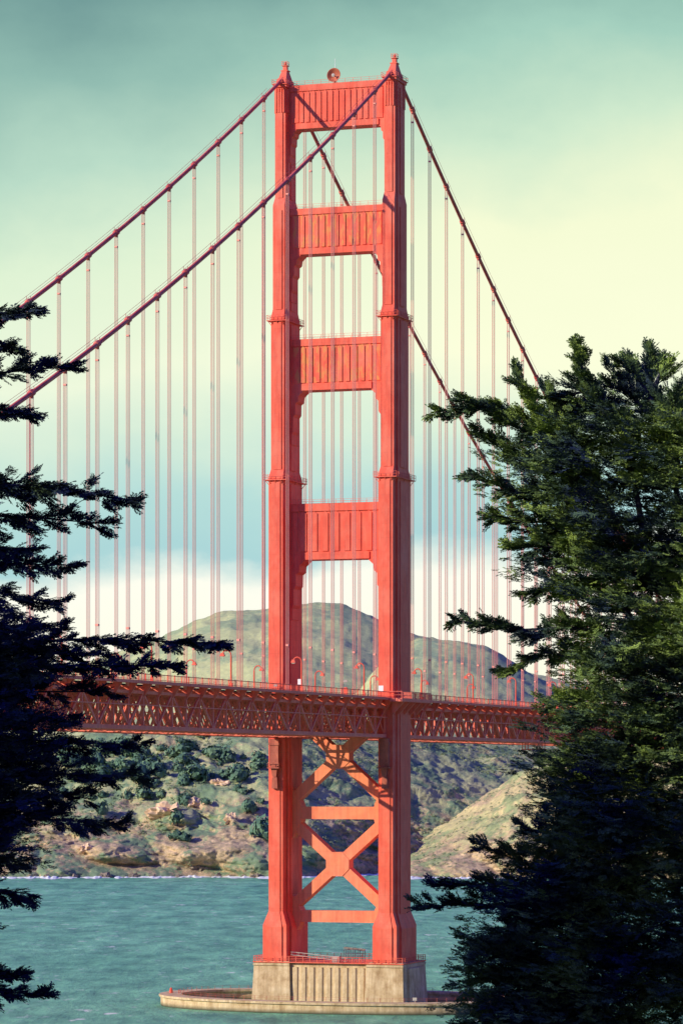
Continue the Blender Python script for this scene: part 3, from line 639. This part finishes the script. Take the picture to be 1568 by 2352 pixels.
class Crown:
    def __init__(s): s.P = []; s.D = []; s.Lh = []
    def add(s, P, D, Lh): s.P.append(P); s.D.append(D); s.Lh.append(Lh)
    def sub(s, p, d, ln, spl, n, wid=.36, droop=.0):
        u = rng.random(n)**.8; side = np.cross(d, [0, 0, 1.]); side = side/max(1e-6, np.linalg.norm(side)); sg = rng.choice([-1, 1], n)
        off = sg*rng.random(n)*wid*ln*((1-u)*.9+.12)
        P = p+d*(u*ln)[:, None]+side*off[:, None]+np.array([0, 0, 1.])*(((.08-droop)*u*u*ln+rng.normal(size=n)*.06*ln)[:, None])
        D = d+side*(sg*.6*rng.random(n))[:, None]+np.array([0, 0, .04-droop])+rng.normal(size=(n, 3))*np.array([.2, .2, .17])
        s.add(P, D, spl*rng.uniform(.6, 1.1, n)*(1.05-.3*u))
    def build(s, mat, parent):
        P = np.concatenate(s.P); D = nrm(np.concatenate(s.D)); Lh = np.concatenate(s.Lh); n = len(P)
        up = np.tile([0, 0, 1.], (n, 1))+rng.normal(size=(n, 3))*.36; Y_ = nrm(np.cross(up, D)); Z_ = np.cross(D, Y_); out = []
        for k in range(8):
            i = np.arange(k, n, 8); q = PR[k]
            out.append((P[i][:, None]+Lh[i][:, None, None]*(q[None, :, 0:1]*D[i][:, None]+q[None, :, 1:2]*Y_[i][:, None]+q[None, :, 2:3]*Z_[i][:, None])).reshape(-1, 3))
        V = np.concatenate(out); return raw_mesh('crown', V, np.arange(len(V)).reshape(-1, 4), mat, parent)
def PX(px, py, Y): return np.array([(px-HX)*Y/F, Y, ZC+(HY-py)*Y/F])
def make_tree(name, label, Y0, trunk, branches, pads, spl, mat, dens=1., droop=0.):
    k = Y0/F; rp = PX(trunk[0][0], trunk[0][1], Y0)
    r = empty(name, tuple(float(q) for q in rp), label=label, cat='tree'); loc = np.array(r.location)
    g = MB(); g.tube([tuple(PX(a, b_, Y0)-loc) for a, b_ in trunk], [.5-.38*i/(len(trunk)-1) for i in range(len(trunk))], 10); g.build('trunk', BARK, r, True)
    cr = Crown()
    for path, th, s0, dy in branches:
        pp = np.array([PX(a, b_, Y0+dy*min(1, i/(len(path)-1)*1.2)) for i, (a, b_) in enumerate(path)])
        cum = np.concatenate([[0], np.cumsum(np.linalg.norm(np.diff(pp, axis=0), axis=1))]); tot = cum[-1]
        at = lambda s: np.stack([np.interp(s*tot, cum, pp[:, j]) for j in range(3)], -1)
        q = at(np.linspace(0, 1, 9)); g = MB(); g.tube([tuple(x-loc) for x in q], [max(.012, .08*(1-.9*x)) for x in np.linspace(0, 1, 9)], 6); g.build('limb', BARK, r, True)
        thw = th*k; step = thw*.36; m_ = int(tot*(1-s0)/step)+4
        for j in range(m_):
            s = s0+(1-s0)*(j+rng.random()*.8)/m_; s = min(s, .985); w_ = thw*(.28+1.35*(1-s)**.75)*(.45+1.1*rng.random())
            p = at(np.array([s]))[0]-loc; d = nrm(at(np.array([min(1, s+.04)]))[0]-at(np.array([max(0, s-.04)]))[0])
            ang = rng.choice([-1, 1])*rng.uniform(.25, 1.0); h = np.array([-d[1], d[0], 0]); h = h/max(.2, np.linalg.norm(h)); vert = rng.normal()*.38-droop
            dd = nrm(d*math.cos(ang)+h*math.sin(ang)*.8+np.array([0, 0, 1.])*vert)
            cr.sub(p, dd, w_*1.55, spl, int((9+13*w_/max(.2, spl))*dens), .36, droop*.5)
        e = pp[-1]; dd = nrm(pp[-1]-pp[-2]); cr.sub(e-dd*spl*1.6-loc, dd, spl*1.3, spl*.8, 9, .2)
    for (px, py, rx, ry, dy, n, dirx) in pads:
        c = PX(px, py, Y0+dy)-loc
        for _ in range(4):
            dd = nrm(np.array([dirx+rng.normal()*.6, rng.normal()*.7, .05+rng.normal()*.15])); cr.sub(c+rng.normal(size=3)*np.array([rx*k*.45, rx*k*.5, ry*k*.5])-dd*rx*k*.4, dd, rx*k*1.3, spl, n)
    return cr.build(mat, r)
RB = [([(1560, 1200), (1540, 1000), (1500, 900), (1490, 805)], 28, .35, .5), ([(1500, 930), (1460, 860), (1425, 835)], 26, .2, .3), ([(1500, 900), (1515, 860), (1522, 835)], 22, .3, .3), ([(1500, 960), (1440, 900), (1385, 885)], 46, .1, .2), ([(1480, 1250), (1440, 1000), (1350, 890), (1322, 792)], 26, .3, -.5), ([(1400, 960), (1345, 900), (1285, 912)], 34, .2, .2), ([(1620, 1150), (1610, 1020), (1590, 930)], 60, .1, .3), ([(1560, 1100), (1545, 980), (1540, 915)], 50, .1, -.5),
 ([(1480, 1300), (1330, 1060), (1220, 930), (1190, 850)], 34, .35, -.8), ([(1300, 1050), (1290, 960), (1255, 905)], 38, .2, .4), ([(1450, 1300), (1300, 1010), (1130, 930), (998, 948)], 30, .35, .2), ([(1450, 1290), (1300, 1030), (1160, 970), (1055, 910)], 30, .4, -.6),
 ([(1500, 1300), (1320, 1100), (1180, 1060), (1105, 990)], 46, .3, .4), ([(1480, 1350), (1300, 1140), (1180, 1130), (1080, 1093)], 34, .3, -.3), ([(1480, 1400), (1300, 1200), (1200, 1200), (1120, 1182)], 32, .3, .5),
 ([(1500, 1450), (1350, 1260), (1240, 1255), (1165, 1262)], 34, .3, -.6), ([(1520, 1500), (1400, 1360), (1280, 1350), (1196, 1366)], 34, .3, .2), ([(1540, 1560), (1350, 1440), (1180, 1450), (1040, 1425)], 28, .3, -.2),
 ([(1540, 1620), (1400, 1530), (1250, 1500), (1155, 1546)], 32, .3, .6), ([(1560, 1760), (1450, 1600), (1350, 1600), (1270, 1620)], 40, .2, -.4), ([(1560, 1850), (1420, 1740), (1330, 1750), (1255, 1775)], 44, .2, .4),
 ([(1560, 1900), (1450, 1800), (1340, 1830), (1285, 1850)], 46, .2, -.5), ([(1560, 2050), (1420, 1930), (1300, 1930), (1200, 1902)], 42, .2, .3), ([(1560, 2150), (1400, 2020), (1220, 1990), (1102, 1945)], 44, .2, -.4),
 ([(1560, 2250), (1350, 2110), (1120, 2080), (962, 2082)], 42, .2, .2), ([(1540, 2250), (1350, 2070), (1150, 2030), (1000, 2038)], 38, .3, -.7), ([(1540, 2300), (1350, 2180), (1180, 2150), (1075, 2165)], 60, .2, .5),
 ([(1560, 2400), (1350, 2260), (1180, 2240), (1065, 2268)], 62, .2, -.2), ([(1560, 2500), (1350, 2370), (1180, 2340), (1055, 2355)], 66, .2, .4), ([(1560, 2550), (1380, 2450), (1200, 2430), (1070, 2440)], 60, .2, -.3)]
lb = lambda y: np.interp(y, [915, 1000, 1150, 1300, 1420, 1560, 1620, 1750, 1900, 2000, 2150, 2400, 2700], [1330, 1245, 1225, 1290, 1360, 1370, 1330, 1310, 1300, 1220, 1140, 1120, 1250])
pads = []
while len(pads) < 1150:
    py = 925+1560*random.random()**.86; px = random.uniform(1110, 1950)
    if px < lb(py) or (px > 1680 and random.random() < .78): continue
    gap = vn(px/60, py/50, 40)
    if 1250 < py < 1600 and px < 1480 and gap < .40: continue
    if px > 1850 and py < 1200: continue
    pads.append((px, py, 74, 26, random.uniform(-2.2, 2.2), 15, -.8 if px < 1680 else .7))
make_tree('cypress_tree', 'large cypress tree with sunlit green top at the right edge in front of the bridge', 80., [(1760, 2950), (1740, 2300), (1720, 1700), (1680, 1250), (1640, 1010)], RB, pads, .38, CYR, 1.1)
def LBr(y0, tip, th, dy, sag=0, s0=.42): return ([(-430, y0+60), (-200, y0+10), (tip[0]*.45-60, (y0+tip[1])/2+sag), tip], th, s0, dy)
LB = [LBr(745, (82, 712), 20, .3, -8), LBr(790, (45, 800), 26, -.3), LBr(880, (170, 842), 34, .2, -6), LBr(930, (80, 948), 24, .4),
 LBr(1120, (312, 1152), 40, 0, -20), LBr(1170, (250, 1205), 44, .5), LBr(1110, (140, 1118), 36, -.5), LBr(1290, (175, 1300), 28, .3), LBr(1340, (140, 1388), 48, -.2), LBr(1250, (80, 1262), 28, .2),
 LBr(1490, (520, 1478), 30, 0, -15, .3), LBr(1440, (150, 1440), 40, .5), LBr(1530, (415, 1530), 26, -.5), LBr(1590, (255, 1590), 46, .3), LBr(1500, (240, 1505), 48, -.2), LBr(1640, (170, 1650), 46, .1),
 LBr(1690, (320, 1712), 50, .3), LBr(1770, (340, 1785), 46, -.3), LBr(1870, (285, 1893), 42, -.2), LBr(1820, (210, 1835), 48, .1), LBr(1950, (50, 1985), 42, -.3), LBr(2030, (70, 2055), 38, .2),
 LBr(2230, (60, 2240), 20, .2), LBr(2270, (112, 2288), 28, -.2)]
pads = []
rb = lambda y: np.interp(y, [600, 1000, 1080, 1230, 1260, 1400, 1430, 1500, 1600, 1640, 1850, 1920, 2000, 2080, 2400, 2700], [-150, -150, -60, -60, -90, -90, 20, 70, 80, 50, 70, 20, -40, -90, -120, -120])
while len(pads) < 460:
    inn = random.random() < .42
    py = random.uniform(1400, 2000) if inn else random.uniform(620, 2600); px = random.uniform(-200, 100) if inn else random.uniform(-950, 60)
    if px > rb(py): continue
    pads.append((px, py, 74, 26, random.uniform(-2.6, 2.6), 14, .8 if px > -430 else -.7))
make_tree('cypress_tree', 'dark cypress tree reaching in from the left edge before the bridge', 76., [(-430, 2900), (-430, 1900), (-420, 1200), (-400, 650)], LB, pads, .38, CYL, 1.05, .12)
